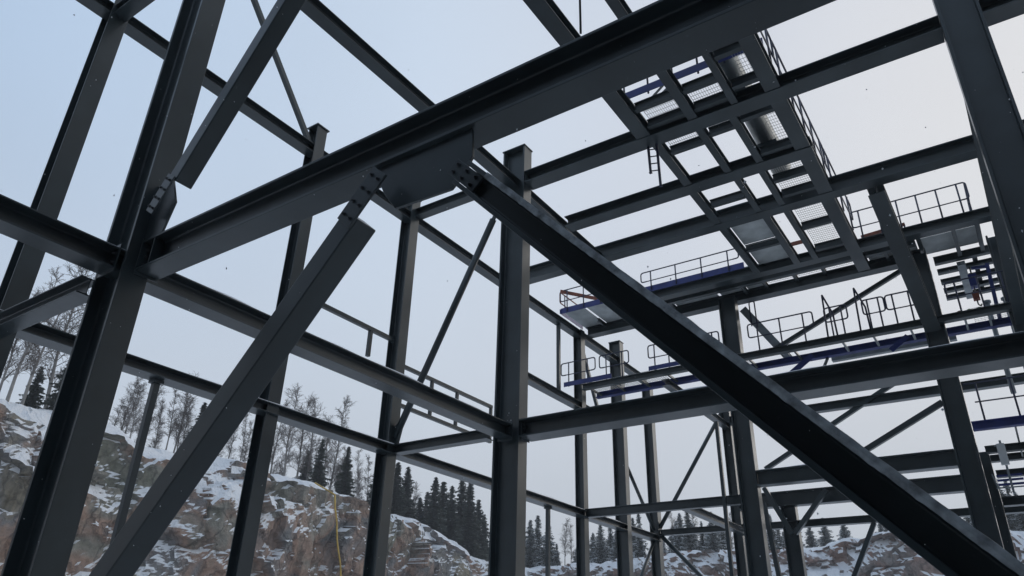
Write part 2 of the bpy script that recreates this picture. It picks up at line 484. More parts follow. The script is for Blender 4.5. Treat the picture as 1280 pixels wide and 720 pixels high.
def rock_a():
    ys = np.arange(-30, 124, 0.27); nu = len(ys)
    tf = np.linspace(0, 1, 84); back = np.concatenate([np.cumsum(np.linspace(0.5, 3.0, 16)), [60, 110, 200, 420]])
    nv = len(tf) + len(back)
    Y = np.repeat(ys, nv); T = np.tile(np.concatenate([tf, np.ones(len(back))]), nu)
    B = np.tile(np.concatenate([np.zeros(len(tf)), back]), nu)
    rim = np.interp(Y, RIM_Y, RIM_Z) - 1.3
    Z = T * rim; X = -67.0 - 3.0 * T - B
    p = np.stack([X, Y, Z], 1)
    warp = np.stack([vnoise(p * 0.5, 40), vnoise(p * 0.5, 50), vnoise(p * 0.5, 60)], 1) * 0.35
    d = 1.5 * vnoise(p * np.array([.06, .06, .10]), 1, 3) * 1.6 \
        + 1.25 * blocks((p + warp * 2) * np.array([.2, .20, .16]), 21) + 0.42 * blocks((p + warp) * np.array([.4, .45, .36]), 33) \
        + 0.16 * vnoise(p * .9, 5, 4)
    lip = np.clip(1 - B / 6, 0, 1)
    X2 = X + d * np.where(B > 0, lip * .8, 1)
    Z2 = Z + B * PLATEAU + np.minimum(B, 5.0) * 0.36 + np.where(B > 0, 0.40 * vnoise(p * np.array([.12, .12, 0]) + 3, 9, 4) + 0.25 * blocks(p * .4, 70) * lip, 0) \
        + 0.55 * vnoise(p * np.array([.3, .3, .3]) + 9, 12, 3) * (T > .0) * np.clip(T * 3, 0, 1) * np.where(B > 8, .4, 1)
    Y2 = Y + 0.35 * vnoise(p * .6 + 31, 15, 3)
    V = np.stack([X2, Y2, Z2], 1)
    return grid_obj('rock_face', V, nu, nv, M_ROCK, False)

def rock_b():
    xs = np.arange(-92, 46, 0.36); nu = len(xs)
    tf = np.linspace(0, 1, 52); back = np.concatenate([np.cumsum(np.linspace(0.6, 5.0, 16)), [70, 120, 220, 420]])
    nv = len(tf) + len(back)
    X = np.repeat(xs, nv); T = np.tile(np.concatenate([tf, np.ones(len(back))]), nu)
    B = np.tile(np.concatenate([np.zeros(len(tf)), back]), nu)
    rim = np.interp(X, BNK_X, BNK_Z)
    Z = T * rim; Y = 106 + 9.0 * T + B
    p = np.stack([X, Y, Z], 1)
    d = 2.2 * vnoise(p * np.array([.07, .07, .12]), 101, 3) + 1.2 * blocks(p * np.array([.2, .2, .3]), 121) + 0.6 * blocks(p * np.array([.5, .5, .7]), 133) + .3 * vnoise(p * .8, 105, 4)
    lip = np.clip(1 - B / 6, 0, 1)
    Y2 = Y - d * np.where(B > 0, lip * .8, 1)
    Z2 = Z + B * PLATEAU + np.where(B > 0, 0.5 * vnoise(p * np.array([.1, .1, 0]), 109, 4), 0) + .5 * vnoise(p * .3, 112, 3) * np.clip(T * 3, 0, 1) * np.where(B > 8, .3, 1)
    V = np.stack([X, Y2, Z2], 1)
    return grid_obj('rock_bank', V, nu, nv, M_ROCK2, True)

gv = []
gx = np.concatenate([[-560, -300, -150], np.arange(-90, 91, 6), [150, 300, 560]])
for x in gx:
    for y in gx:
        h = 0.25 * mnoise.noise(Vector((x * .03, y * .03, 0))) - 0.05
        d = math.hypot(x + 5, y - 12)
        if d < 45: h *= max(0, (d - 28) / 17)
        gv.append((x, y, h - 0.02))
grid_obj('ground', np.array(gv), len(gx), len(gx), M_GROUND)
rock_face = rock_a()
rock_bank = rock_b()

# ------------------------------------------------------------------ the steel frame
# grid of the frame (units of S): x lines -2.85 (outer wall), -2.09, 0.26 ; y lines 0.953, 3.027, 5.11, 6.5
XO, XA, XR = -2.85, -2.09, 0.26
Y0, Y1, Y2, Y3 = 0.953, 3.027, 5.11, 6.50
L1, L2 = 1.0, 2.53
frame = empty('steel_frame', U(XA, Y0, GZ), 'dark grey steel building frame of bolted columns, girders and diagonal braces', 'steel frame')

# columns
cA = column(frame, XA, Y0, 4.6, 0.155, 0.08)
cC = column(frame, XA, Y1, 2.80, 0.155, 0.08)
cR = column(frame, XR, Y0, 4.6, 0.155, 0.08)
cC2 = column(frame, XR, Y1, 4.2, 0.155, 0.08)
cF = column(frame, XO, Y0, 2.60, 0.08, 0.075)
cK = column(frame, XO, 2.12, 2.68, 0.075, 0.07)
cD = column(frame, XO, 2.935, 2.66, 0.085, 0.075)
cE = column(frame, XO, 5.13, 2.56, 0.075, 0.07)
cE2 = column(frame, XO, 5.84, 2.70, 0.11, 0.075)
cE3 = column(frame, XO, Y3, 2.5, 0.085, 0.08)
cQ = column(frame, -1.535, Y2, L2, 0.125, 0.08)
cP = column(frame, -0.225, Y2, L2, 0.12, 0.085)
cS = column(frame, XA, Y3, L2, 0.08, 0.08)
cT = column(frame, -1.65, Y3, 1.22, 0.12, 0.08)
cP2 = column(frame, -0.19, 5.75, 1.32, 0.12, 0.085)
cR2 = column(frame, XR, Y2, L2, 0.155, 0.08)

for o_, x_, y_, z_, a_, b_ in ((cK, XO, 2.12, 2.68, .045, .045), (cC, XA, Y1, 2.80, .082, .046), (cE2, XO, 5.84, 2.70, .060, .044), (cD, XO, 2.935, 2.66, .046, .042)):
    box('cap_plate', (x_ - a_, y_ - b_, z_), (x_ + a_, y_ + b_, z_ + .007), M_STEEL, o_)
# first storey (underside L1)
b1 = vbeam(frame, XA, -0.9, Y1 - 0.04, L1, 0.068, 0.08, 'beam')
g1 = ubeam(frame, 0.985, XA + 0.078, XR - 0.078, L1, 0.102, 0.074, 'girder')
tag(g1, 'heavy near girder carrying the two bolted chevron braces')
g2 = ubeam(frame, 3.045, XA + 0.078, XR - 0.078, L1, 0.09, 0.115, 'girder')
b2 = vbeam(frame, -2.838, -0.9, Y3, L1, 0.048, 0.088)
ubeam(frame, 0.905, XO + .04, XA - 0.078, 0.94, 0.056, 0.06)
ubeam(frame, 2.962, XO + .04, XA - 0.078, L1, 0.05, 0.06)
ubeam(frame, Y2 + .005, XO + .04, -1.598, 0.995, 0.062, 0.05)
g3 = ubeam(frame, 5.105, -1.472, -0.286, 1.10, 0.10, 0.085, 'girder')
vbeam(frame, -2.03, Y2 + .03, Y3 - .04, L1, 0.05, 0.06)
ubeam(frame, Y3, XO + .045, XA - .04, 1.05, 0.05, 0.06)
ubeam(frame, Y3, XA + .04, -0.2, 1.215, 0.12, 0.09, 'girder')
ubeam(frame, Y3, XA + .04, 0.5, 1.04, 0.055, 0.07)
ubeam(frame, Y3, XA + .04, 0.5, 1.97, 0.07, 0.07)

# second storey (underside L2)
b4 = vbeam(frame, -2.10, -0.9, 5.0, L2, 0.058, 0.066)
b3 = vbeam(frame, XO, -0.9, Y3, 2.495, 0.055, 0.068)
ubeam(frame, Y0, XO + .04, XA - .078, 2.49, 0.055, 0.06)
ubeam(frame, 0.97, XA + .078, XR - .078, L2, 0.085, 0.08)
u5 = ubeam(frame, 3.04, XA + .078, XR - .078, L2, 0.08, 0.10)
ubeam(frame, 3.04, XR + .078, 1.4, L2, 0.08, 0.10)
ubeam(frame, 2.962, XO + .043, XA - .078, L2, 0.055, 0.06)
u6 = ubeam(frame, 3.585, XA + .03, -0.512, L2, 0.072, 0.095)
u7 = ubeam(frame, 4.08, XO + .035, 1.0, L2, 0.105, 0.082)
u8 = ubeam(frame, 4.865, XA + .03, 0.55, 2.535, 0.07, 0.075)
um = ubeam(frame, 5.03, XA + .03, -0.21, 2.56, 0.05, 0.04)
u9 = ubeam(frame, 5.225, XO + .035, -0.17, L2, 0.075, 0.085)
for (xx, y0, y1, w, h) in ((-1.245, 1.011, 2.989, .08, .075), (-0.965, 1.011, 2.989, .05, .07), (-0.745, 1.011, 2.989, .036, .06), (-0.555, 1.011, 2.989, .075, .08),
                       (-1.215, 3.092, 3.536, .05, .06), (-0.972, 3.092, 3.536, .04, .06), (-0.79, 3.092, 3.536, .04, .06), (-0.556, 3.092, 3.536, .08, .07),
                       (-1.22, 3.634, 4.037, .05, .06), (-0.955, 3.634, 4.037, .036, .06), (-0.81, 3.634, 4.037, .036, .06), (-0.556, 3.634, 4.037, .08, .07),
                       (-1.215, 4.123, 4.825, .045, .06), (-0.935, 4.123, 4.825, .045, .06), (-0.81, 4.123, 4.825, .036, .06), (-0.565, 4.123, 5.18, .08, .07)):
    vbeam(frame, xx, y0, y1, L2 + 0.004, h - .008, w)
# short cross joists between the secondary beams
for (x0, x1, y) in ((-1.20, -0.99, 2.955), (-0.94, -0.765, 2.955), (-0.725, -0.595, 2.66), (-0.725, -0.595, 2.90), (-0.94, -0.765, 2.80), (-1.2, -0.99, 2.80),
                    (-1.19, -0.995, 3.23), (-0.95, -0.81, 3.19), (-0.77, -0.6, 3.16), (-0.77, -0.6, 3.50),
                    (-1.195, -0.975, 3.86), (-0.79, -0.6, 3.80), (-0.79, -0.6, 3.98),
                    (-1.19, -0.96, 4.52), (-0.79, -0.61, 4.42), (-0.79, -0.61, 4.75)):
    ubeam(frame, y, x0, x1, L2 + 0.02, 0.05, 0.03)
# joists of the edge strip between the two outer beams
for xx in (-2.62, -2.30, -1.98, -1.40, -1.24, -1.02, -0.82, -0.40):
    vbeam(frame, xx, 5.051, 5.181, 2.565, 0.035, 0.022)

# middle level of the outer bay
vbeam(frame, XO, 4.2, 5.6, 1.855, 0.055, 0.07)
vbeam(frame, XA, Y2, Y3, 1.93, 0.05, 0.06)
for (y, z0, z1) in ((1.555, GZ, 0.985), (4.63, GZ, 0.985), (4.785, 1.914, 2.492)):
    o = rbar('post', (XO, y, z0), (XO, y, z1), 0.10, 0.10, M_STEEL, frame, (1, 0, 0))
    if z1 < 1: box('cap_plate', (XO - .022, y - .022, z1 - .0), (XO + .022, y + .022, z1 + .013), M_STEEL, o)
# window rails of the outer wall: square tubes with short posts
rbar('wall_rail', (XO, 2.155, 1.665), (XO, 2.898, 1.665), 0.09, 0.09, M_STEEL, frame)
rbar('post', (XO, 2.71, 1.50), (XO, 2.71, 1.652), 0.08, 0.08, M_STEEL, frame, (1, 0, 0))
rbar('wall_rail', (XO, 2.973, 1.537), (XO, 3.90, 1.537), 0.08, 0.08, M_STEEL, frame)
rbar('wall_rail', (XO, 2.973, 1.30), (XO, 3.90, 1.30), 0.08, 0.08, M_STEEL, frame)
for y in (3.27, 3.52, 3.89):
    rbar('post', (XO, y, 1.312), (XO, y, 1.525), 0.07, 0.07, M_STEEL, frame, (1, 0, 0))
rbar('post', (-1.69, 5.02, GZ), (-1.69, 5.02, 1.56), 0.09, 0.09, M_STEEL, frame, (1, 0, 0))

# ---- braces
def brace_h(a, b, h, w, up, name='brace', tf=None):
    return hbeam(name, a, b, h, w, up, frame, tf=tf)

YB = Y0
# chevron: left leg, right leg
lb = rbar('brace', (-1.075, YB, 0.866), (-2.075, YB, -0.23), 0.058 * S, 0.060 * S, M_STEEL, frame, (0, 1, 0), 0.012)
tag(lb, 'H-section brace running down to the foot of the near corner column')
dg = brace_h((-0.765, YB, 0.854), (0.23, YB, -0.207), 0.056, 0.08, (1.067, 0, 1), tf=0.036)
tag(dg, 'massive diagonal brace with frost and painted edge light along its upper flange')
gp = plate_xz('gusset_plate', [(-1.06, 0.998), (-0.78, 0.998), (-0.775, 0.925), (-0.80, 0.885), (-0.826, 0.862), (-0.981, 0.868), (-1.02, 0.92)], YB + .01, 0.03, g1)
# bolted fin at the top of the left leg
def fin(parent, c, ang, length, width, y, n=4, rows=2, nm='splice_plate'):
    dx, dz = math.cos(ang), math.sin(ang)
    nx, nz = -dz, dx
    poly = [(c[0] + dx * a + nx * b, c[1] + dz * a + nz * b) for a, b in ((-length / 2, -width / 2), (length / 2, -width / 2), (length / 2, width / 2), (-length / 2, width / 2))]
    pl = plate_xz(nm, poly, y, 0.022, parent)
    for i in range(n):
        for j in range(rows):
            a = length * ((i + .5) / n - .5); b = width * ((j + .5) / rows - .5)
            bolt(pl if parent is not frame else pl, U(c[0] + dx * a + nx * b, y, c[1] + dz * a + nz * b) + Vector((0, -0.011, 0)), (0, -1, 0), 0.028)
    return pl
angL = math.atan2(0.893 + 0.23, -1.05 + 2.075)
fin(lb, (-1.045, 0.897), angL, 0.14, 0.056, YB - .033, 4, 2)
angR = math.atan2(-1.067, 1.0)
fin(dg, (-0.775, 0.865), angR, 0.10, 0.036, YB - .012, 3, 2)
# upper brace from the corner column
ub = rbar('brace', (-1.90, YB, 1.27), (-0.95, YB, 2.68), 0.054 * S, 0.056 * S, M_STEEL, frame, (0, 1, 0), 0.012)
tag(ub, 'upper brace rising from the near corner column')
angU = math.atan2(2.68 - 1.27, -0.95 + 1.90)
fin(ub, (-1.93, 1.225), angU, 0.13, 0.048, YB - .032, 4, 2)
plate_xz('gusset_plate', [(-2.012, 1.104), (-1.92, 1.104), (-1.89, 1.20), (-1.94, 1.30), (-2.012, 1.30)], YB, 0.026, cA)

# tube brace of the cross bay, bolted at both ends
tb = pipe_path('brace', [(-2.80, 2.94, 1.09), (-2.19, 2.94, 2.30)], 0.075, M_STEEL, frame, 16)
plate_xz('gusset_plate', [(-2.81, 1.05), (-2.77, 1.05), (-2.745, 1.16), (-2.775, 1.18), (-2.81, 1.15)], 2.94, 0.03, tb)
rbar('end_fork', (-2.192, 2.94, 2.296), (-2.168, 2.94, 2.344), 0.10, 0.03, M_STEEL, tb, (0, 1, 0))
# outer wall braces
rbar('brace', (XO, 2.085, 2.55), (XO, 1.20, 3.62), 0.10, 0.10, M_STEEL, frame)
rbar('brace', (XO, 5.165, 2.44), (XO, 5.45, 1.92), 0.10, 0.10, M_STEEL, frame)
pipe_path('brace', [(XO, 5.90, 1.62), (XO, 6.46, 1.10)], 0.06, M_STEEL, frame, 12)
pipe_path('brace', [(XO + .04, Y3, 1.12), (-2.13, Y3, 2.10)], 0.07, M_STEEL, frame, 12)
pipe_path('brace', [(XO + .04, Y3, 1.06), (-2.13, Y3, 0.35)], 0.07, M_STEEL, frame, 12)
pipe_path('brace', [(XO, Y3 - .04, 1.02), (XO, 5.90, 0.42)], 0.06, M_STEEL, frame, 12)
# braces beyond the second grid line
rbar('brace', (-1.80, Y3, 1.54), (-0.52, Y3, 2.20), 0.14, 0.14, M_STEEL, frame)
rbar('brace', (-0.285, Y2, 1.50), (-1.02, Y2, 1.14), 0.13, 0.13, M_STEEL, frame)
rbar('brace', (-1.625, 6.39, 0.98), (-1.80, 6.39, 1.36), 0.17, 0.14, M_STEEL, frame)
rbar('brace', (-1.60, 6.39, 0.98), (-1.31, 6.39, 1.30), 0.17, 0.14, M_STEEL, frame)
rbar('brace', (-1.765, 6.2, 1.20), (-1.69, 6.2, 0.3), 0.13, 0.13, M_STEEL, frame)
rbar('brace', (-1.02, Y3, 1.04), (-1.38, Y3, 0.39), 0.13, 0.13, M_STEEL, frame)
# knee braces under the second storey
hbeam('brace', (-0.30, 4.10, 2.50), (-0.235, 5.06, 1.98), 0.095, 0.09, (0, 1, 1), frame)
hbeam('brace', (0.228, 3.09, 2.40), (0.228, 5.06, 1.92), 0.06, 0.06, (0, 1, 1), frame)
rbar('brace', (-0.30, 5.2, 2.50), (-1.32, 5.2, 2.06), 0.11, 0.11, M_STEEL, frame)

pipe_path('hanger_rod', [(-1.105, 2.05, 2.40), (-1.105, 2.05, 4.4)], 0.02, M_STEEL, frame, 8)
ubeam(frame, 2.05, XA, XR, 4.4, 0.08, 0.08)
# stiffeners, end plates with bolts
for xx in (-1.95, 0.12):
    for sgn in (-1, 1):
        box('stiffener', (xx - .002, 0.985 + sgn * .020 - .0155, L1 + .009), (xx + .002, 0.985 + sgn * .020 + .0155, L1 + .093), M_STEEL, g1, 0.0)
for (beam, bx, by, zz, h, hw) in ((g1, XA + .080, .985, L1, .102, .030), (g2, XA + .080, 3.045, L1, .09, .03), (u5, XA + .080, 3.04, L2, .08, .03)):
    ep = box('end_plate', (bx - .0022, by - hw - .008, zz - .01), (bx + .0022, by + hw + .008, zz + h + .008), M_STEEL, beam, 0.003)
    for sy in (-1, 1):
        for k in range(3):
            bolt(ep, U(bx + .0022, by + sy * hw * .62, zz + h * (.25 + .25 * k)), (1, 0, 0), 0.036)
for (yy) in (Y1 - .045, Y0 + .046, Y0 - .046):
    ep = box('end_plate', (XA - .045, yy - .002, L1 - .012), (XA + .045, yy + .002, L1 + .080), M_STEEL, b1, 0.003)
    for sx in (-1, 1):
        for k in range(2):
            bolt(ep, U(XA + sx * .028, yy + (.002 if yy > Y0 and yy < Y1 - .1 else -.002), L1 + .02 + .03 * k), (0, -1 if yy != Y0 + .046 else 1, 0), 0.034)

# snow lying on the top flanges
for (bm_, a, b, w) in ((g2, (XA + .1, 3.045, L1 + .09), (XR - .1, 3.045, L1 + .09), .115), (g1, (XA + .1, .985, L1 + .102), (XR - .1, .985, L1 + .102), .07),
                       (u7, (XO + .05, 4.08, L2 + .105), (.9, 4.08, L2 + .105), .08), (u5, (XA + .1, 3.04, L2 + .08), (XR - .1, 3.04, L2 + .08), .10),
                       (b1, (XA, -.8, L1 + .068), (XA, Y1 - .06, L1 + .068), .08), (b2, (-2.838, -.8, L1 + .048), (-2.838, 6.4, L1 + .048), .085),
                       (b4, (-2.10, -.8, L2 + .058), (-2.10, 4.9, L2 + .058), .06), (b3, (XO, -.8, 2.55), (XO, 6.4, 2.55), .065),
                       (u6, (XA + .05, 3.585, L2 + .072), (-.61, 3.585, L2 + .072), .09), (g3, (-1.46, 5.105, 1.20), (-.3, 5.105, 1.20), .08)):
    snow_strip(bm_, a, b, w * S)
# frost on the upper edge of the big brace; pale grey also paints sky light
def frost_light_strip(parent, a, b, wy, nrm):
    p0, p1 = U(*a), U(*b)
    d = (p1 - p0); L = d.length; d.normalize(); n_ = Vector(nrm).normalized(); s = Vector((0, 1, 0))
    k = int(L / .025); v, f = [], []
    for i in range(k + 1):
        t = L * i / k
        h = 0.005 + 0.005 * max(0, mnoise.noise(Vector((t * 9, 1, 0))) + .6)
        e = 0.5 + .02 * mnoise.noise(Vector((t * 9, 5, 0)))
        dn = 0.040 + 0.006 * mnoise.noise(Vector((t * 22, 9, 0)))
        for (yy, z) in ((-wy * .5 - .0006, -dn), (-wy * .5 - .004 - h * .2, -dn * .5), (-wy * .5 - .003, h * .7), (-wy * .4, h), (wy * e, -.002)):
            v.append(d * t + s * yy + n_ * z)
        if i:
            for j in range(4): f.append(((i - 1) * 5 + j, (i - 1) * 5 + j + 1, i * 5 + j + 1, i * 5 + j))
    o = obj_from('frost', v, f, M_FROST_LIT, parent, p0)  # thin pale layer: frost plus a painted edge highlight
    bm = bmesh.new(); bm.from_mesh(o.data); bmesh.ops.recalc_face_normals(bm, faces=bm.faces); bm.to_mesh(o.data); bm.free()
    o['kind'] = 'stuff'
nperp = Vector((1.067, 0, 1.0)).normalized()
frost_light_strip(dg, (-0.72 + nperp.x * .028, YB, 0.806 + nperp.z * .028), (0.22 + nperp.x * .028, YB, -0.197 + nperp.z * .028), .08 * S, nperp)

# ------------------------------------------------------------------ unseen hall inferred from the dark near steel; added to block sky light
M_CLAD = paint('dark_wall_cladding', (0.040, 0.044, 0.048), 0.5, 0.15, 0.6, 0.01)
hall = empty('unseen_clad_hall', (-4.0, -4.5, 0), 'unseen dark clad hall that blocks sky light from the near steel frame', 'building')
def panel_wall(p, q, height, n):
    """flat sandwich panels side by side with recessed joints, standing on a plinth"""
    p, q = Vector(p), Vector(q); d = (q - p); L = d.length; d.normalize(); nrm = Vector((-d.y, d.x, 0))
    w = L / n; ph = height / 3
    me = None
    for i in range(n):
        for k in range(3):
            c = p + d * (w * (i + .5)) + Vector((0, 0, ph * (k + .5)))
            if me is None:
                e = [(sx * (w / 2 - .012), sy * .06, sz * (ph / 2 - .012)) for sx in (-1, 1) for sy in (-1, 1) for sz in (-1, 1)]
                me = bpy.data.meshes.new('wall_panel')
                me.from_pydata(e, [], [(0, 1, 3, 2), (4, 6, 7, 5), (0, 4, 5, 1), (2, 3, 7, 6), (0, 2, 6, 4), (1, 5, 7, 3)])
            o = link_mesh('wall_panel', me, M_CLAD, hall, c); o.rotation_euler = (0, 0, math.atan2(d.y, d.x))
panel_wall((-14, -4.6, 0), (4.9, -4.6, 0), 13.0, 10)
panel_wall((4.9, -4.6, 0), (4.9, 9.4, 0), 13.0, 7)
box('building_core', (-14, -15, 0), (4.9, -4.72, 12.9), M_CLAD, hall, 0, units=False)
box('building_core', (5.02, -15, 0), (24, 9.4, 12.9), M_CLAD, hall, 0, units=False)
box('parapet', (-14.1, -4.75, 12.95), (5.0, -4.5, 13.3), M_CLAD, hall, 0.01, units=False)
box('parapet', (4.8, -4.45, 12.95), (5.05, 9.5, 13.3), M_CLAD, hall, 0.01, units=False)

# ------------------------------------------------------------------ walkways
def post(parent, x, y, z0, h):
    return pipe_path('post', [(x, y, z0), (x, y, z0 + h)], 0.021, M_RAIL, parent, 6)

def railing(parent, p0, p1, z, h=0.25, n=4, loops=True, mid=True, mat=None):
    """guard rail from p0 to p1 (x, y): posts, a mid rail and a top rail whose ends turn down into it"""
    a, b = Vector((*p0, 0)), Vector((*p1, 0)); d = (b - a)
    e = d.normalized() * 0.035
    m = mat or M_RAIL
    if loops:
        pts = [a + Vector((0, 0, z + h * .5)) + e, a + Vector((0, 0, z + h * .5)) - e * .3, a + Vector((0, 0, z + h)) - e * .3, b + Vector((0, 0, z + h)) + e * .3, b + Vector((0, 0, z + h * .5)) + e * .3, b + Vector((0, 0, z + h * .5)) - e]
        pipe_path('top_rail', rounded([tuple(p) for p in pts], 0.022), 0.021, m, parent, 6)
    else:
        pipe_path('top_rail', [tuple(a + Vector((0, 0, z + h))), tuple(b + Vector((0, 0, z + h)))], 0.021, m, parent, 6)
    if mid: pipe_path('mid_rail', [tuple(a + e + Vector((0, 0, z + h * .5))), tuple(b - e + Vector((0, 0, z + h * .5)))], 0.017, m, parent, 6)
    for i in range(n):
        t = (i + .35) / (n - .3) if n > 1 else .5
        q = a + d * min(.97, t)
        post(parent, q.x, q.y, z, h - .004)

def toe_board(parent, a, b, z0, z1, mat=None, t=0.012):
    p0 = U(*a, (z0 + z1) / 2); p1 = U(*b, (z0 + z1) / 2)
    h = (z1 - z0) * S
    v, f = extrude([(-t / 2, -h / 2), (t / 2, -h / 2), (t / 2, h / 2), (-t / 2, h / 2)], p0, p1, (0, 0, 1))
    return finish(obj_from('toe_board', v, f, mat or M_BLUE, parent, p0), 0.002)

def grating(parent, x0, x1, y0, y1, z, step=0.045, mat=None):
    """bar grating panel: thin bearing bars on edge, cross rods and a frame, one mesh"""
    o = U(x0, y0, z); ax, ay = (x1 - x0) * S, (y1 - y0) * S
    v, f = [], []
    def bx(a, b):
        k = len(v)
        for x in (a[0], b[0]):
            for y in (a[1], b[1]):
                for zz in (a[2], b[2]): v.append((x, y, zz))
        for q in ((0, 1, 3, 2), (4, 6, 7, 5), (0, 4, 5, 1), (2, 3, 7, 6), (0, 2, 6, 4), (1, 5, 7, 3)): f.append(tuple(k + i for i in q))
    n = max(2, int(ax / step))
    for i in range(n + 1):
        x = ax * i / n
        w = 0.0013 if 0 < i < n else 0.003
        bx((x - w, 0, 0), (x + w, ay, 0.020))
    m = max(2, int(ay / 0.10))
    for i in range(m + 1):
        y = ay * i / m
        w = 0.0022 if 0 < i < m else 0.003
        bx((0, y - w, 0.010), (ax, y + w, 0.017))
    return obj_from('grating_panel', v, f, mat or M_STEEL_L, parent, o)

def deck(parent, x0, x1, y0, y1, z, mat=None):
    return box('deck_panel', (x0, y0, z), (x1, y1, z + .004), mat or M_DECK, parent, 0.0)

# walkway along the outer edge beams, second storey
w1 = empty('walkway', U(-2.8, 5.0, 2.606), 'upper walkway with grey deck panels, blue toe board and thin guard rail above edge beam', 'walkway')
for x0, x1 in ((-2.82, -2.63), (-2.61, -2.31), (-2.29, -1.99), (-1.97, -1.62), (-1.60, -1.41), (-1.39, -1.25)):
    deck(w1, x0, x1, 4.83, 5.20, 2.607)
    
toe_board(w1, (-2.85, 4.825), (-1.30, 4.825), 2.600, 2.650)
toe_board(w1, (-2.85, 4.81), (-2.85, 5.20), 2.600, 2.640)
railing(w1, (-2.84, 4.82), (-2.42, 4.82), 2.61, 0.20, 3)
railing(w1, (-2.10, 4.82), (-1.34, 4.82), 2.61, 0.165, 4)
railing(w1, (-2.86, 4.84), (-2.86, 5.18), 2.61, 0.20, 2, mat=M_RED)
rbar('warning_plank', (-2.84, 4.80, 2.80), (-2.44, 5.12, 2.72), 0.03, 0.12, M_RED, w1)
# right-hand platform, second storey
w2 = empty('platform', U(-0.2, 5.0, 2.606), 'platform with solid grey deck panels and rounded guard rail on top of the knee-braced column', 'platform')
for x0, x1, y0, y1 in ((-0.52, -0.41, 4.92, 5.19), (-0.39, -0.21, 4.92, 5.19), (-0.19, 0.01, 5.05, 5.30), (0.03, 0.15, 5.05, 5.30)):
    deck(w2, x0, x1, y0, y1, 2.607)
for x0, x1 in ((-1.38, -1.25), (-1.23, -1.03), (-1.01, -0.83), (-0.81, -0.61)):
    grating(w1, x0, x1, 4.905, 5.008, 2.612); grating(w1, x0, x1, 5.052, 5.18, 2.612)
railing(w2, (-0.54, 4.90), (0.145, 4.90), 2.61, 0.25, 6)
toe_board(w2, (-0.56, 4.895), (0.15, 4.895), 2.600, 2.622, M_RAIL)
railing(w2, (0.15, 4.92), (0.15, 5.28), 2.61, 0.25, 2)
rbar('cable_tray', (-0.52, 4.99, 2.70), (-0.24, 4.99, 2.715), 0.10, 0.06, M_RED, w2)
post(w2, -0.245, 4.99, 2.611, 0.10)
# grating platform over the near secondary beams
w3 = empty('platform', U(-0.9, 2.9, 2.61), 'grating platform with blue toe board resting across the slender secondary beams', 'platform')
for x0, x1, y0, y1 in ((-1.19, -1.00, 2.83, 2.985), (-0.94, -0.765, 2.83, 3.0), (-1.185, -0.99, 3.10, 3.25), (-0.945, -0.815, 3.10, 3.21), (-0.665, -0.60, 2.60, 2.985),
                       (-0.675, -0.60, 3.10, 3.53), (-0.785, -0.60, 3.64, 4.03), (-0.785, -0.61, 4.13, 4.82)):
    grating(w3, x0, x1, y0, y1, 2.612)
toe_board(w3, (-1.30, 2.765), (-0.52, 2.765), 2.62, 2.668)
for xx in (-1.215, -0.965, -0.555):
    rbar('bearer', (xx, 2.74, 2.612), (xx, 3.0, 2.612), 0.05, 0.014, M_STEEL, w3)
railing(w3, (-1.29, 2.77), (-0.53, 2.77), 2.612, 0.27, 6)
railing(w3, (-0.528, 1.9), (-0.528, 3.00), 2.612, 0.26, 5)
railing(w3, (-0.528, 3.02), (-0.528, 4.05), 2.612, 0.26, 5)
railing(w3, (-0.528, 4.07), (-0.528, 4.80), 2.612, 0.26, 3)
for i, (xa, xb) in enumerate(((-1.17, -1.09), (-1.12, -1.02))):
    rbar('strut', (xa, 2.86, 2.625), (xb, 2.95, 2.80), 0.03, 0.05, M_STEEL, w3)
# solid deck bay
w4 = empty('deck', U(-1.08, 4.4, 2.60), 'solid grey deck panels laid between two secondary beams below the walkway', 'deck')
for y0, y1 in ((4.13, 4.49), (4.51, 4.82)):
    deck(w4, -1.19, -0.96, y0, y1, 2.594)
rbar('edge_strip', (-0.925, 4.66, 2.60), (-0.82, 4.66, 2.60), 0.05, 0.10, M_RED, w4)

# lower walkway behind the girder
w5 = empty('walkway', U(-1.5, 5.2, 1.97), 'lower walkway with dark stringer, blue beam and looped guard rails behind the wide girder', 'walkway')
hbeam('stringer', (-2.78, 5.05, 2.012), (0.5, 5.05, 2.012), 0.045, 0.05, (0, 0, 1), w5)
hbeam('stringer', (-2.78, 5.29, 2.012), (0.5, 5.29, 2.012), 0.045, 0.05, (0, 0, 1), w5, mat=M_BLUE)
for xx in (-2.72, -2.5, -2.28, -2.05, -1.82, -1.42, -1.10, -0.78, -0.585, -0.36, -0.05, 0.08, 0.22):
    rbar('joist', (xx, 5.076, 2.0), (xx, 5.264, 2.0), 0.05, 0.07, M_STEEL_L if xx > -1.0 else M_STEEL, w5)
for x0, x1 in ((-2.78, -2.55), (-2.53, -2.32), (-2.30, -2.12), (-1.90, -1.45), (0.0, 0.26)):
    grating(w5, x0, x1, 5.03, 5.31, 2.036, 0.07)
rbar('rail_tube', (-0.93, 5.45, 2.03), (-0.13, 5.45, 2.03), 0.17, 0.17, M_STEEL_L, w5)
rbar('brace', (-0.93, 5.295, 1.985), (-1.02, 5.4, 1.90), 0.06, 0.06, M_STEEL, w5)
ubeam(w5, 5.40, -2.6, 0.5, 1.90, 0.04, 0.05, 'stringer')
toe_board(w5, (-2.94, 5.02), (-2.50, 5.02), 2.035, 2.075)
toe_board(w5, (-2.18, 5.02), (-1.62, 5.02), 2.035, 2.07)
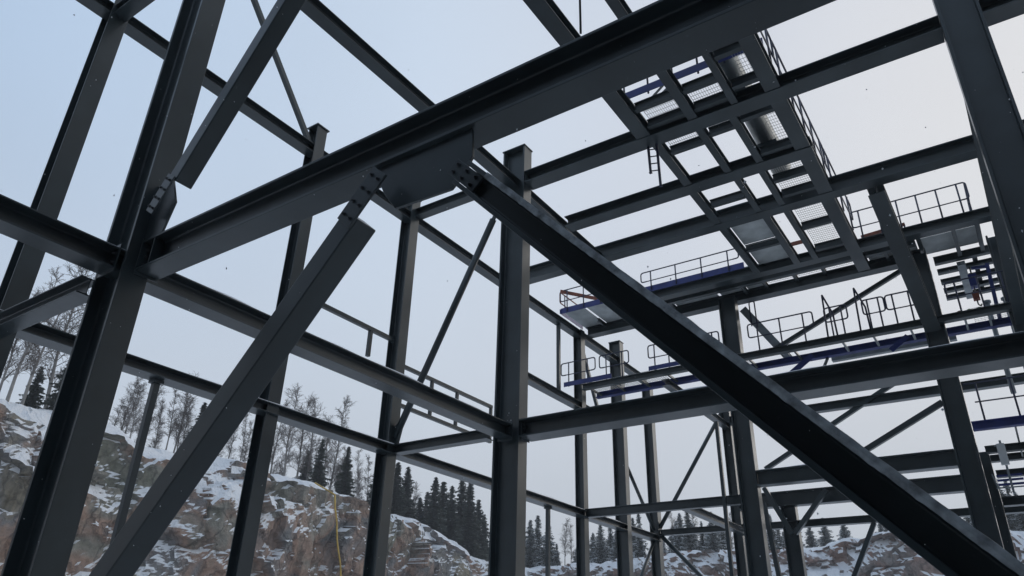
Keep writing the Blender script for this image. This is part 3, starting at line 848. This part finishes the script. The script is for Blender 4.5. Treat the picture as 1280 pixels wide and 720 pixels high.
for (x0, x1, n) in ((-2.96, -2.66, 2), (-2.60, -2.36, 2), (-2.17, -1.62, 5), (-1.38, -0.945, 3), (-0.845, -0.72, 2), (-0.60, -0.485, 2), (-0.455, -0.29, 2), (-0.1, 0.24, 3)):
    railing(w5, (x0, 5.03), (x1, 5.03), 2.036, 0.21, n)
for xx, hh in ((-0.85, 0.33), (-0.64, 0.33)):
    tri = [(xx - .012, 5.06, 2.036), (xx - .004, 5.06, 2.036 + hh), (xx + .045, 5.06, 2.036 + hh * .52), (xx + .05, 5.06, 2.036)]
    pipe_path('gate_frame', rounded(tri, .006), 0.024, M_RAIL, w5, 6)
rbar('knee_plate', (-1.20, 5.27, 1.90), (-1.02, 5.27, 2.02), 0.03, 0.16, M_BLUE, w5)
rbar('knee_plate', (-0.52, 5.27, 1.95), (-0.40, 5.27, 2.03), 0.03, 0.14, M_BLUE, w5)

# stair flight behind column Q
w6 = empty('stair', U(-1.45, 5.3, 2.1), 'short steel stair flight with grey stringer beside the walkway column', 'stair')
rbar('stringer', (-1.455, 5.20, 2.46), (-1.20, 5.20, 2.05), 0.03, 0.22, M_STEEL_L, w6)
rbar('stringer', (-1.455, 5.40, 2.46), (-1.20, 5.40, 2.05), 0.03, 0.22, M_STEEL_L, w6)
for i in range(6):
    t = (i + .5) / 6
    box('tread', (-1.455 + .255 * t - .02, 5.206, 2.46 - .41 * t), (-1.455 + .255 * t + .02, 5.394, 2.46 - .41 * t + .006), M_STEEL_L, w6, 0)
pipe_path('handrail', rounded([(-1.40, 5.19, 2.30), (-1.40, 5.19, 2.50), (-1.36, 5.19, 2.50), (-1.36, 5.19, 2.28)], .02), 0.02, M_RAIL, w6, 6)

# far floor beams of the right-hand bay with hoist
for (y, h) in ((5.335, .055), (5.50, .034), (5.68, .034), (5.84, .03), (5.98, .034)):
    ubeam(frame, y, -0.14, 0.55, L2, h, 0.04)
vbeam(frame, 0.012, 5.36, 5.97, L2 - .031, 0.03, 0.05, mat=M_STEEL_L)
for xx in (-0.185, 0.02, 0.155):
    vbeam(frame, xx, 4.905, 5.312, L2 + .01, 0.05, 0.025)
vbeam(frame, 0.10, 5.36, 5.97, L2 + .03, 0.02, 0.03, mat=M_STEEL)
for y in (5.76, 5.91):
    grating(w2, -0.12, 0.19, y - .06, y + .05, 2.566, 0.06)
hk = empty('hoist', U(0.055, 5.5, 2.45), 'blue chain hoist hanging from the floor beams above the lower walkway', 'hoist')
box('body', (0.03, 5.47, 2.38), (0.08, 5.53, 2.47), M_BLUE, hk)
pipe_path('chain', [(0.055, 5.5, 2.535), (0.055, 5.5, 2.47)], 0.02, M_STEEL, hk, 6)
pipe_path('chain', [(0.05, 5.5, 2.38), (0.045, 5.5, 2.30)], 0.015, M_STEEL, hk, 6)
box('hook_block', (0.025, 5.48, 2.285), (0.065, 5.52, 2.34), M_RED, hk)
pipe_path('hook', rounded([(0.045, 5.5, 2.285), (0.045, 5.5, 2.25), (0.06, 5.5, 2.235), (0.065, 5.5, 2.25)], .008), 0.018, M_BOLT, hk, 6)
dv = empty('davit', U(0.165, 5.36, 2.04), 'blue steel davit post standing on the lower walkway beside the hoist', 'davit')
rbar('post', (0.135, 5.34, 2.036), (0.155, 5.34, 2.46), 0.09, 0.09, M_BLUE, dv, (1, 0, 0))
rbar('arm', (0.155, 5.34, 2.44), (0.06, 5.34, 2.45), 0.07, 0.07, M_BLUE, dv)
box('foot', (0.115, 5.31, 2.036), (0.165, 5.37, 2.050), M_BLUE, dv)
pr = empty('pipe_riser', U(0.10, 5.45, 2.0), 'pair of pale grey vertical pipes passing the lower walkway', 'pipe')
for xx in (0.095, 0.20):
    pipe_path('pipe', [(xx, 5.47, 1.6), (xx, 5.47, 2.24)], 0.06, M_STEEL_L, pr, 12)
    pipe_path('flange', [(xx, 5.47, 2.235), (xx, 5.47, 2.25)], 0.095, M_STEEL_L, pr, 12)
tp = empty('tarpaulin', U(-0.02, 5.12, 2.04), 'small green and brown tarpaulin bundle lying on the lower walkway', 'tarpaulin')
for i in range(3):
    x0 = -0.10 + i * .055
    pts = []
    pipe_path('fold', [(x0, 5.12, 2.052), (x0 + .03, 5.125, 2.068), (x0 + .065, 5.12, 2.052)], 0.05, (M_GREEN if i > 0 else M_RED), tp, 8)

# low platform at the right with blue edge beam, panel box and louvre
w7 = empty('platform', U(0.0, 5.2, 1.28), 'low platform with thick blue edge beam and thin guard rail beside the wide column', 'platform')
hbeam('stringer', (-0.16, 5.02, 1.305), (0.9, 5.02, 1.305), 0.05, 0.05, (0, 0, 1), w7, mat=M_BLUE)
for y, z in ((5.55, 1.30), (5.95, 1.33)):
    ubeam(w7, y, -0.14, 0.9, z - .04, 0.045, 0.05, 'stringer')
ubeam(w7, 5.75, -0.12, 0.9, 1.145, 0.045, 0.05, 'stringer')
ubeam(frame, 5.75, -0.125, 0.9, 0.965, 0.055, 0.07)
for xx in (0.05, 0.3, 0.55):
    rbar('joist', (xx, 5.046, 1.30), (xx, 5.95, 1.305), 0.04, 0.06, M_STEEL, w7)
railing(w7, (-0.15, 5.02), (0.85, 5.02), 1.33, 0.235, 6, loops=False)
lv = empty('louvre', U(-0.06, 5.62, 1.03), 'small dark louvre panel hung under the low platform', 'louvre')
for zz in (1.125, 1.098, 1.071):
    rbar('slat', (-0.12, 5.6, zz), (0.02, 5.6, zz), 0.05, 0.05, M_BLUE, lv)
rbar('frame', (-0.125, 5.6, 1.05), (-0.14, 5.6, 1.14), 0.03, 0.03, M_STEEL_L, lv, (1, 0, 0))
rbar('frame', (-0.135, 5.6, 1.052), (0.03, 5.6, 1.052), 0.03, 0.03, M_STEEL_L, lv)
eb = empty('switch_box', U(-0.045, 5.5, 1.2), 'pale grey electrical box fixed on a post by the low platform', 'electrical box')
box('box', (-0.075, 5.48, 1.17), (-0.03, 5.51, 1.30), M_WHITE, eb)
rbar('post', (-0.05, 5.53, 1.0), (-0.05, 5.53, 1.33), 0.05, 0.05, M_STEEL_L, eb, (1, 0, 0))

# ladder hanging below the grid beam
ld = empty('ladder', U(-1.23, 3.03, 2.27), 'short steel ladder hanging below the junction of beams at the grating platform', 'ladder')
for xx, z1, z0 in ((-1.257, 2.53, 2.36), (-1.207, 2.53, 2.255)):
    rbar('stile', (xx, 3.075, z1), (xx + .004, 3.075, z0), 0.035, 0.05, M_RAIL, ld, (1, 0, 0))
    box('foot', (xx - .004, 3.068, z0 - .006), (xx + .012, 3.082, z0), M_RAIL, ld)
for i in range(4):
    zz = 2.51 - i * 0.047
    pipe_path('rung', [(-1.256, 3.075, zz), (-1.205, 3.075, zz - .012)], 0.014, M_RAIL, ld, 6)

# large pipe running above the secondary beams
pp = empty('pipe', U(-0.70, 2.4, 2.73), 'large dark steel pipe running over the secondary beams beside the guard rail', 'pipe')
pipe_path('barrel', [(-0.70, 1.6, 2.745), (-0.765, 3.95, 2.745)], 0.23, M_PIPE, pp, 28)
for y in (2.55, 3.28):
    pipe_path('flange_ring', [(-0.70 - (y - 1.6) * .0277, y - .012, 2.745), (-0.70 - (y - 1.6) * .0277, y + .012, 2.745)], 0.275, M_PIPE, pp, 28)
for y in (2.2, 3.04, 3.59):
    box('saddle', (-0.80, y - .012, 2.612), (-0.69, y + .012, 2.69), M_STEEL, pp)

# yellow hose on the rock face
ys = np.linspace(61.5, 64.3, 12)
hp = [(-67.0 + .10 * math.sin(i * 1.1), y, 17.1 - 9.3 * i / 11) for i, y in enumerate(ys)]
hose = pipe_path('hose', [(-70.5, 61.0, 20.3), (-67.0, 61.2, 18.6)] + hp, 0.10, M_YEL, None, 8, units=False)
tag(hose, 'yellow hose hanging down the quarry rock face', 'hose')

# ------------------------------------------------------------------ trees
def terrain(x, y):
    best = None
    loc = None
    for o in (rock_face, rock_bank):
        hit, p, nrm, i = o.ray_cast(Vector((x, y, 90)), Vector((0, 0, -1)))
        if hit and (best is None or p.z > best): best = p.z
    return best if best is not None else 0.0

def mesh_np(name, V, F, mat):
    me = bpy.data.meshes.new(name); me.from_pydata(V, [], F); me.update(); me.materials.append(mat)
    return me

def spruce(seed, slim, mat):
    r = random.Random(seed)
    tv, tf = [], []
    n = 6
    for k in range(9):
        z = k / 8; rad = 0.016 * (1 - z) + 0.001
        for j in range(n):
            a = 2 * math.pi * j / n; tv.append((rad * math.cos(a), rad * math.sin(a), z * .98))
        if k:
            for j in range(n): tf.append(((k - 1) * n + j, (k - 1) * n + (j + 1) % n, k * n + (j + 1) % n, k * n + j))
    v, f = [], []
    z = 0.10
    while z < 0.985:
        R = slim * (1 - z) ** 0.78 * r.uniform(.72, 1.15) + .006
        nb = max(4, int(9 * (1 - z * .45)))
        a0 = r.random() * 6.28
        for j in range(nb):
            if r.random() < .20: continue
            a = a0 + 6.283 * j / nb + r.uniform(-.25, .25)
            L = R * r.uniform(.42, 1.22)
            dr = Vector((math.cos(a), math.sin(a), 0)); sd = Vector((-math.sin(a), math.cos(a), 0))
            droop = r.uniform(.25, .5)
            m = max(3, int(L / .017))
            for s in range(m):
                t = (s + .5) / m
                p = dr * (L * t) + Vector((0, 0, z + r.uniform(-.006, .006) - droop * L * t * (1.1 - .45 * t)))
                wd = (0.036 * (1 - .45 * t) + .007) * r.uniform(.7, 1.25) * (0.65 + (1 - z) * .5)
                for sg in (-1, 1):
                    if r.random() < .1: continue
                    k = len(v)
                    tip = p + sd * sg * wd * 1.5 + dr * wd * .9 + Vector((0, 0, -wd * r.uniform(.25, .9)))
                    v += [p - dr * wd * .55, p + dr * wd * .55, tip]
                    f.append((k, k + 1, k + 2))
                    if r.random() < .75:
                        k = len(v)
                        v += [p - dr * wd * .4, p + dr * wd * .6, p + sd * sg * wd * .5 + Vector((0, 0, -wd * r.uniform(1.0, 1.9)))]
                        f.append((k, k + 1, k + 2))
        z += r.uniform(.020, .036) * (1 - .35 * z)
    return (mesh_np('spruce_trunk', tv, tf, M_BARK), mesh_np('spruce_crown', [tuple(q) for q in v], f, mat))

def birch(seed, spread):
    r = random.Random(seed)
    tv, tf, v, f = [], [], [], []
    def seg(V, F, p, q, r0, r1, n):
        d = (q - p)
        if d.length < 1e-6: return
        d.normalize(); a = d.orthogonal().normalized(); b = d.cross(a)
        k = len(V)
        for (c, rr) in ((p, r0), (q, r1)):
            for j in range(n):
                t = 6.283 * j / n; V.append(tuple(c + (a * math.cos(t) + b * math.sin(t)) * rr))
        for j in range(n): F.append((k + j, k + (j + 1) % n, k + n + (j + 1) % n, k + n + j))
    def branch(p, d, L, rad, depth):
        m = 4 if depth < 2 else 3
        q = p
        for i in range(m):
            d2 = (d + Vector((r.uniform(-1, 1), r.uniform(-1, 1), r.uniform(-.6, .9))) * (.16 + .05 * depth)).normalized()
            if depth >= 2: d2 = (d2 + Vector((0, 0, -.10))).normalized()
            e = q + d2 * (L / m)
            seg(v, f, q, e, max(.0010, rad * (1 - .8 * i / m)), max(.0008, rad * (1 - .8 * (i + 1) / m)), 3)
            q = e; d = d2
            if depth < 3:
                for _ in range(2 if depth < 2 else r.choice((1, 2, 2))):
                    s = Vector((r.uniform(-1, 1), r.uniform(-1, 1), r.uniform(-.25, .6))).normalized()
                    branch(q, (d * .75 + s * .8).normalized(), L * r.uniform(.38, .6), rad * .5, depth + 1)
    p = Vector((0, 0, -.03)); d = Vector((r.uniform(-.06, .06), r.uniform(-.06, .06), 1)).normalized()
    K = 10
    for i in range(K):
        d = (d + Vector((r.uniform(-.05, .05), r.uniform(-.05, .05), 0.1))).normalized()
        q = p + d * (1.0 / K)
        seg(tv, tf, p, q, .0125 * (1 - .85 * i / K), .0125 * (1 - .85 * (i + 1) / K), 6)
        p = q
        if i >= 2:
            for _ in range(5):
                a = r.random() * 6.283
                up = r.uniform(.8, 1.9)
                branch(p - d * r.uniform(0, .09), Vector((math.cos(a), math.sin(a), up)).normalized(), spread * (1.05 - .065 * i) * r.uniform(.6, 1.15), .0032, 1)
    return (mesh_np('birch_trunk', tv, tf, M_BIRCH), mesh_np('birch_twigs', v, f, M_TWIG))

SPR = [spruce(1, .27, M_SPRUCE), spruce(2, .31, M_SPRUCE), spruce(3, .23, M_SPRUCE), spruce(4, .29, M_SPRUCE)]
SPS = [spruce(5, .30, M_SPRUCE_S), spruce(6, .26, M_SPRUCE_S), spruce(7, .34, M_SPRUCE_S)]
BIR = [birch(1, .17), birch(2, .20), birch(3, .15), birch(4, .18), birch(5, .22), birch(6, .16)]

def tree(name, meshes, x, y, ztop, label, group, wide=1.0):
    z = terrain(x, y)
    h = max(3.0, ztop - z)
    o = empty(name, (x, y, z - .1), label, 'tree', group)
    rz = random.uniform(0, 6.28)
    for nm, me in zip(('trunk', 'crown'), meshes):
        c = bpy.data.objects.new(nm, me); col.objects.link(c); c.parent = o
        c.scale = (h * wide, h * wide, h); c.rotation_euler = (0, 0, rz)
    return o

# x, y, height of the top
BIRCHES = [(-74.0, 27.2, 34.9), (-76.0, 29.2, 35.1), (-80.0, 33.1, 40.1), (-82.0, 29.2, 35.9), (-78.0, 34.3, 34.7), (-80.0, 41.1, 29.3), (-78.0, 41.3, 28.2), (-84.0, 45.9, 31.1), (-80.0, 46.8, 29.5), (-85.0, 51.3, 30.8), (-84.0, 54.7, 31.0), (-90.0, 51.2, 31.2), (-80.0, 56.8, 29.5), (-85.0, 62.7, 32.6), (-88.0, 60.6, 31.2), (-84.0, 64.7, 34.2), (-79.0, 63.1, 34.5), (-82.0, 67.8, 35.0), (-86.0, 73.0, 36.8), (-90.0, 80.8, 40.3), (-80.0, 70.7, 32.6), (-79.0, 76.4, 28.8), (-84.0, 83.5, 30.1), (-83.0, 92.9, 27.6), (-86.0, 100.7, 27.6)]
BIRCHES_B = [(-70.9, 121.0, 25.2), (-73.7, 128.0, 25.7), (-62.7, 130.0, 25.9), (-51.7, 126.0, 26.3), (-49.5, 130.0, 26.3), (-42.1, 126.0, 25.0), (-4.2, 126.0, 26.5), (-5.0, 130.0, 26.0)]
SPRUCES = [(-76.0, 32.4, 28.3), (-84.0, 33.1, 28.9), (-78.0, 49.1, 28.5), (-76.0, 66.1, 27.8), (-76.0, 70.9, 28.0), (-88.0, 74.0, 29.7)]
CLUMP = [(-80.0, 81.0, 27.8), (-77.0, 82.1, 28.4), (-80.0, 87.7, 29.1), (-86.0, 89.9, 29.1), (-80.0, 91.1, 25.0), (-77.0, 91.1, 28.0), (-82.0, 99.2, 29.2), (-77.0, 95.4, 27.4), (-80.0, 101.7, 30.1), (-77.0, 100.2, 28.9), (-79.0, 105.4, 27.0), (-90.0, 104.5, 29.3), (-84.0, 113.8, 26.3)]
SPRUCES_B = [(-77.7, 120.0, 25.7), (-78.6, 124.0, 27.2), (-75.1, 122.0, 25.8), (-83.4, 126.0, 26.1), (-73.2, 122.0, 21.4), (-66.7, 124.0, 23.2), (-63.6, 121.0, 24.3), (-64.2, 126.0, 25.3), (-60.6, 121.0, 22.8), (-58.7, 124.0, 25.3), (-56.6, 122.0, 25.6), (-49.9, 124.0, 25.4), (-47.7, 122.0, 25.4), (-46.5, 125.0, 23.9), (-43.6, 122.0, 24.8), (-43.6, 126.0, 24.5), (-47.9, 132.0, 24.4), (-53.8, 130.0, 24.5), (-46.5, 135.0, 25.1), (-34.1, 122.0, 23.6), (-34.2, 126.0, 22.6), (-2.9, 122.0, 26.1), (-1.8, 125.0, 26.2), (-1.0, 121.0, 23.9), (-3.9, 132.0, 24.4)]
for i, (x, y, zt) in enumerate(BIRCHES):
    big = i < 5
    tree('birch_tree', BIR[(i * 5 + i // 6) % 6], x, y, zt, 'tall bare birch with fine twigs on the highest part of the quarry rim' if big else 'bare leafless birch standing on the snowy rim of the long rock face', 'tall birches on the high rim' if big else 'bare birches along the rock face rim')
for i, (x, y, zt) in enumerate(BIRCHES_B):
    tree('birch_tree', BIR[(i + 1) % 4], x, y, zt, 'bare birch among the spruces above the reddish rock bank', 'birches above the red bank')
LONE = ['small dark spruce in front of the tall birches on the highest part of the rim', 'short dark spruce set back behind the tall birches on the highest rim',
        'single dark spruce among short birches on the rim of the long rock face', 'slender dark spruce on the rim just beside the top of the yellow hose',
        'dark spruce on the rim between the yellow hose and the dense spruce clump', 'small dark spruce set back from the rim behind the yellow hose']
for i, (x, y, zt) in enumerate(SPRUCES):
    tree('spruce_tree', SPR[i % 4], x, y, zt, LONE[i], 'lone spruces on the rim', random.uniform(.85, 1.1))
rb = random.Random(8)
for i in range(30):
    x = -rb.uniform(83, 102); y = rb.uniform(36, 98) * (-x / 86)
    z = terrain(x, y)
    tree('birch_tree', BIR[i % 6], x, y, z + rb.uniform(6.0, 10.5), 'thin bare birch in the grey thicket set back from the rock face rim', 'birch thicket behind the rim', rb.uniform(.8, 1.1))
for i, (x, y, zt) in enumerate(CLUMP):
    tree('spruce_tree', SPR[(i + 1) % 4], x, y, zt, 'dark spruce in the dense clump at the low end of the rock face', 'spruce clump on the rim', random.uniform(.9, 1.2))
for i, (x, y, zt) in enumerate(SPRUCES_B):
    tree('spruce_tree', SPS[i % 3], x, y, zt, 'snow-dusted spruce above the reddish rock bank', 'snowy spruces above the red bank', random.uniform(.9, 1.15))
rf = random.Random(5)
for i in range(60):
    x = rf.uniform(-105, 12); y = rf.uniform(134, 172)
    if -34 < x < -6: y = rf.uniform(148, 172)
    h = rf.uniform(4.5, 7.5)
    z = terrain(x, y)
    tree('spruce_tree', SPS[i % 3], x, y, z + h, 'small snowy spruce in the far forest edge behind the bank', 'far forest edge', rf.uniform(1.0, 1.3))

# ------------------------------------------------------------------ falling snow: small flakes in the air
fv, ff = [], []
rs = random.Random(3)
for i in range(420):
    dist = rs.uniform(1.3, 9.0)
    a = rs.uniform(-0.85, 0.85); b = rs.uniform(-0.5, 0.5)
    p = Vector((0, 0, EYE)) + (fwd + right * a * .85 + down * b * .85) * dist
    if p.z < 0.2: continue
    r = rs.uniform(.0012, .0032)
    k = len(fv)
    sx, sy, sz = rs.uniform(.6, 1.3), rs.uniform(.6, 1.3), rs.uniform(.7, 1.6)
    for q in ((1, 0, 0), (-1, 0, 0), (0, 1, 0), (0, -1, 0), (0, 0, 1), (0, 0, -1)):
        fv.append((p.x + q[0] * r * sx, p.y + q[1] * r * sy, p.z + q[2] * r * sz))
    for t in ((0, 2, 4), (2, 1, 4), (1, 3, 4), (3, 0, 4), (2, 0, 5), (1, 2, 5), (3, 1, 5), (0, 3, 5)):
        ff.append(tuple(k + j for j in t))
fl = obj_from('falling_snow', fv, ff, M_SNOW)
tag(fl, 'sparse small snowflakes drifting in the air', 'snow', kind='stuff')

# ------------------------------------------------------------------ cold hazy air with fine falling snow
hzb = box('haze', (-580, -580, -1.6), (580, 640, 62), None, None, 0, units=False)
tag(hzb, kind='stuff')
hm = bpy.data.materials.new('haze'); hm.use_nodes = True
hn = hm.node_tree; hn.nodes.clear()
pv = hn.nodes.new('ShaderNodeVolumePrincipled'); pv.inputs['Color'].default_value = (0.86, 0.90, 0.95, 1)
pv.inputs['Density'].default_value = 0.0010
ho = hn.nodes.new('ShaderNodeOutputMaterial'); hn.links.new(pv.outputs[0], ho.inputs['Volume'])
hzb.data.materials.append(hm)
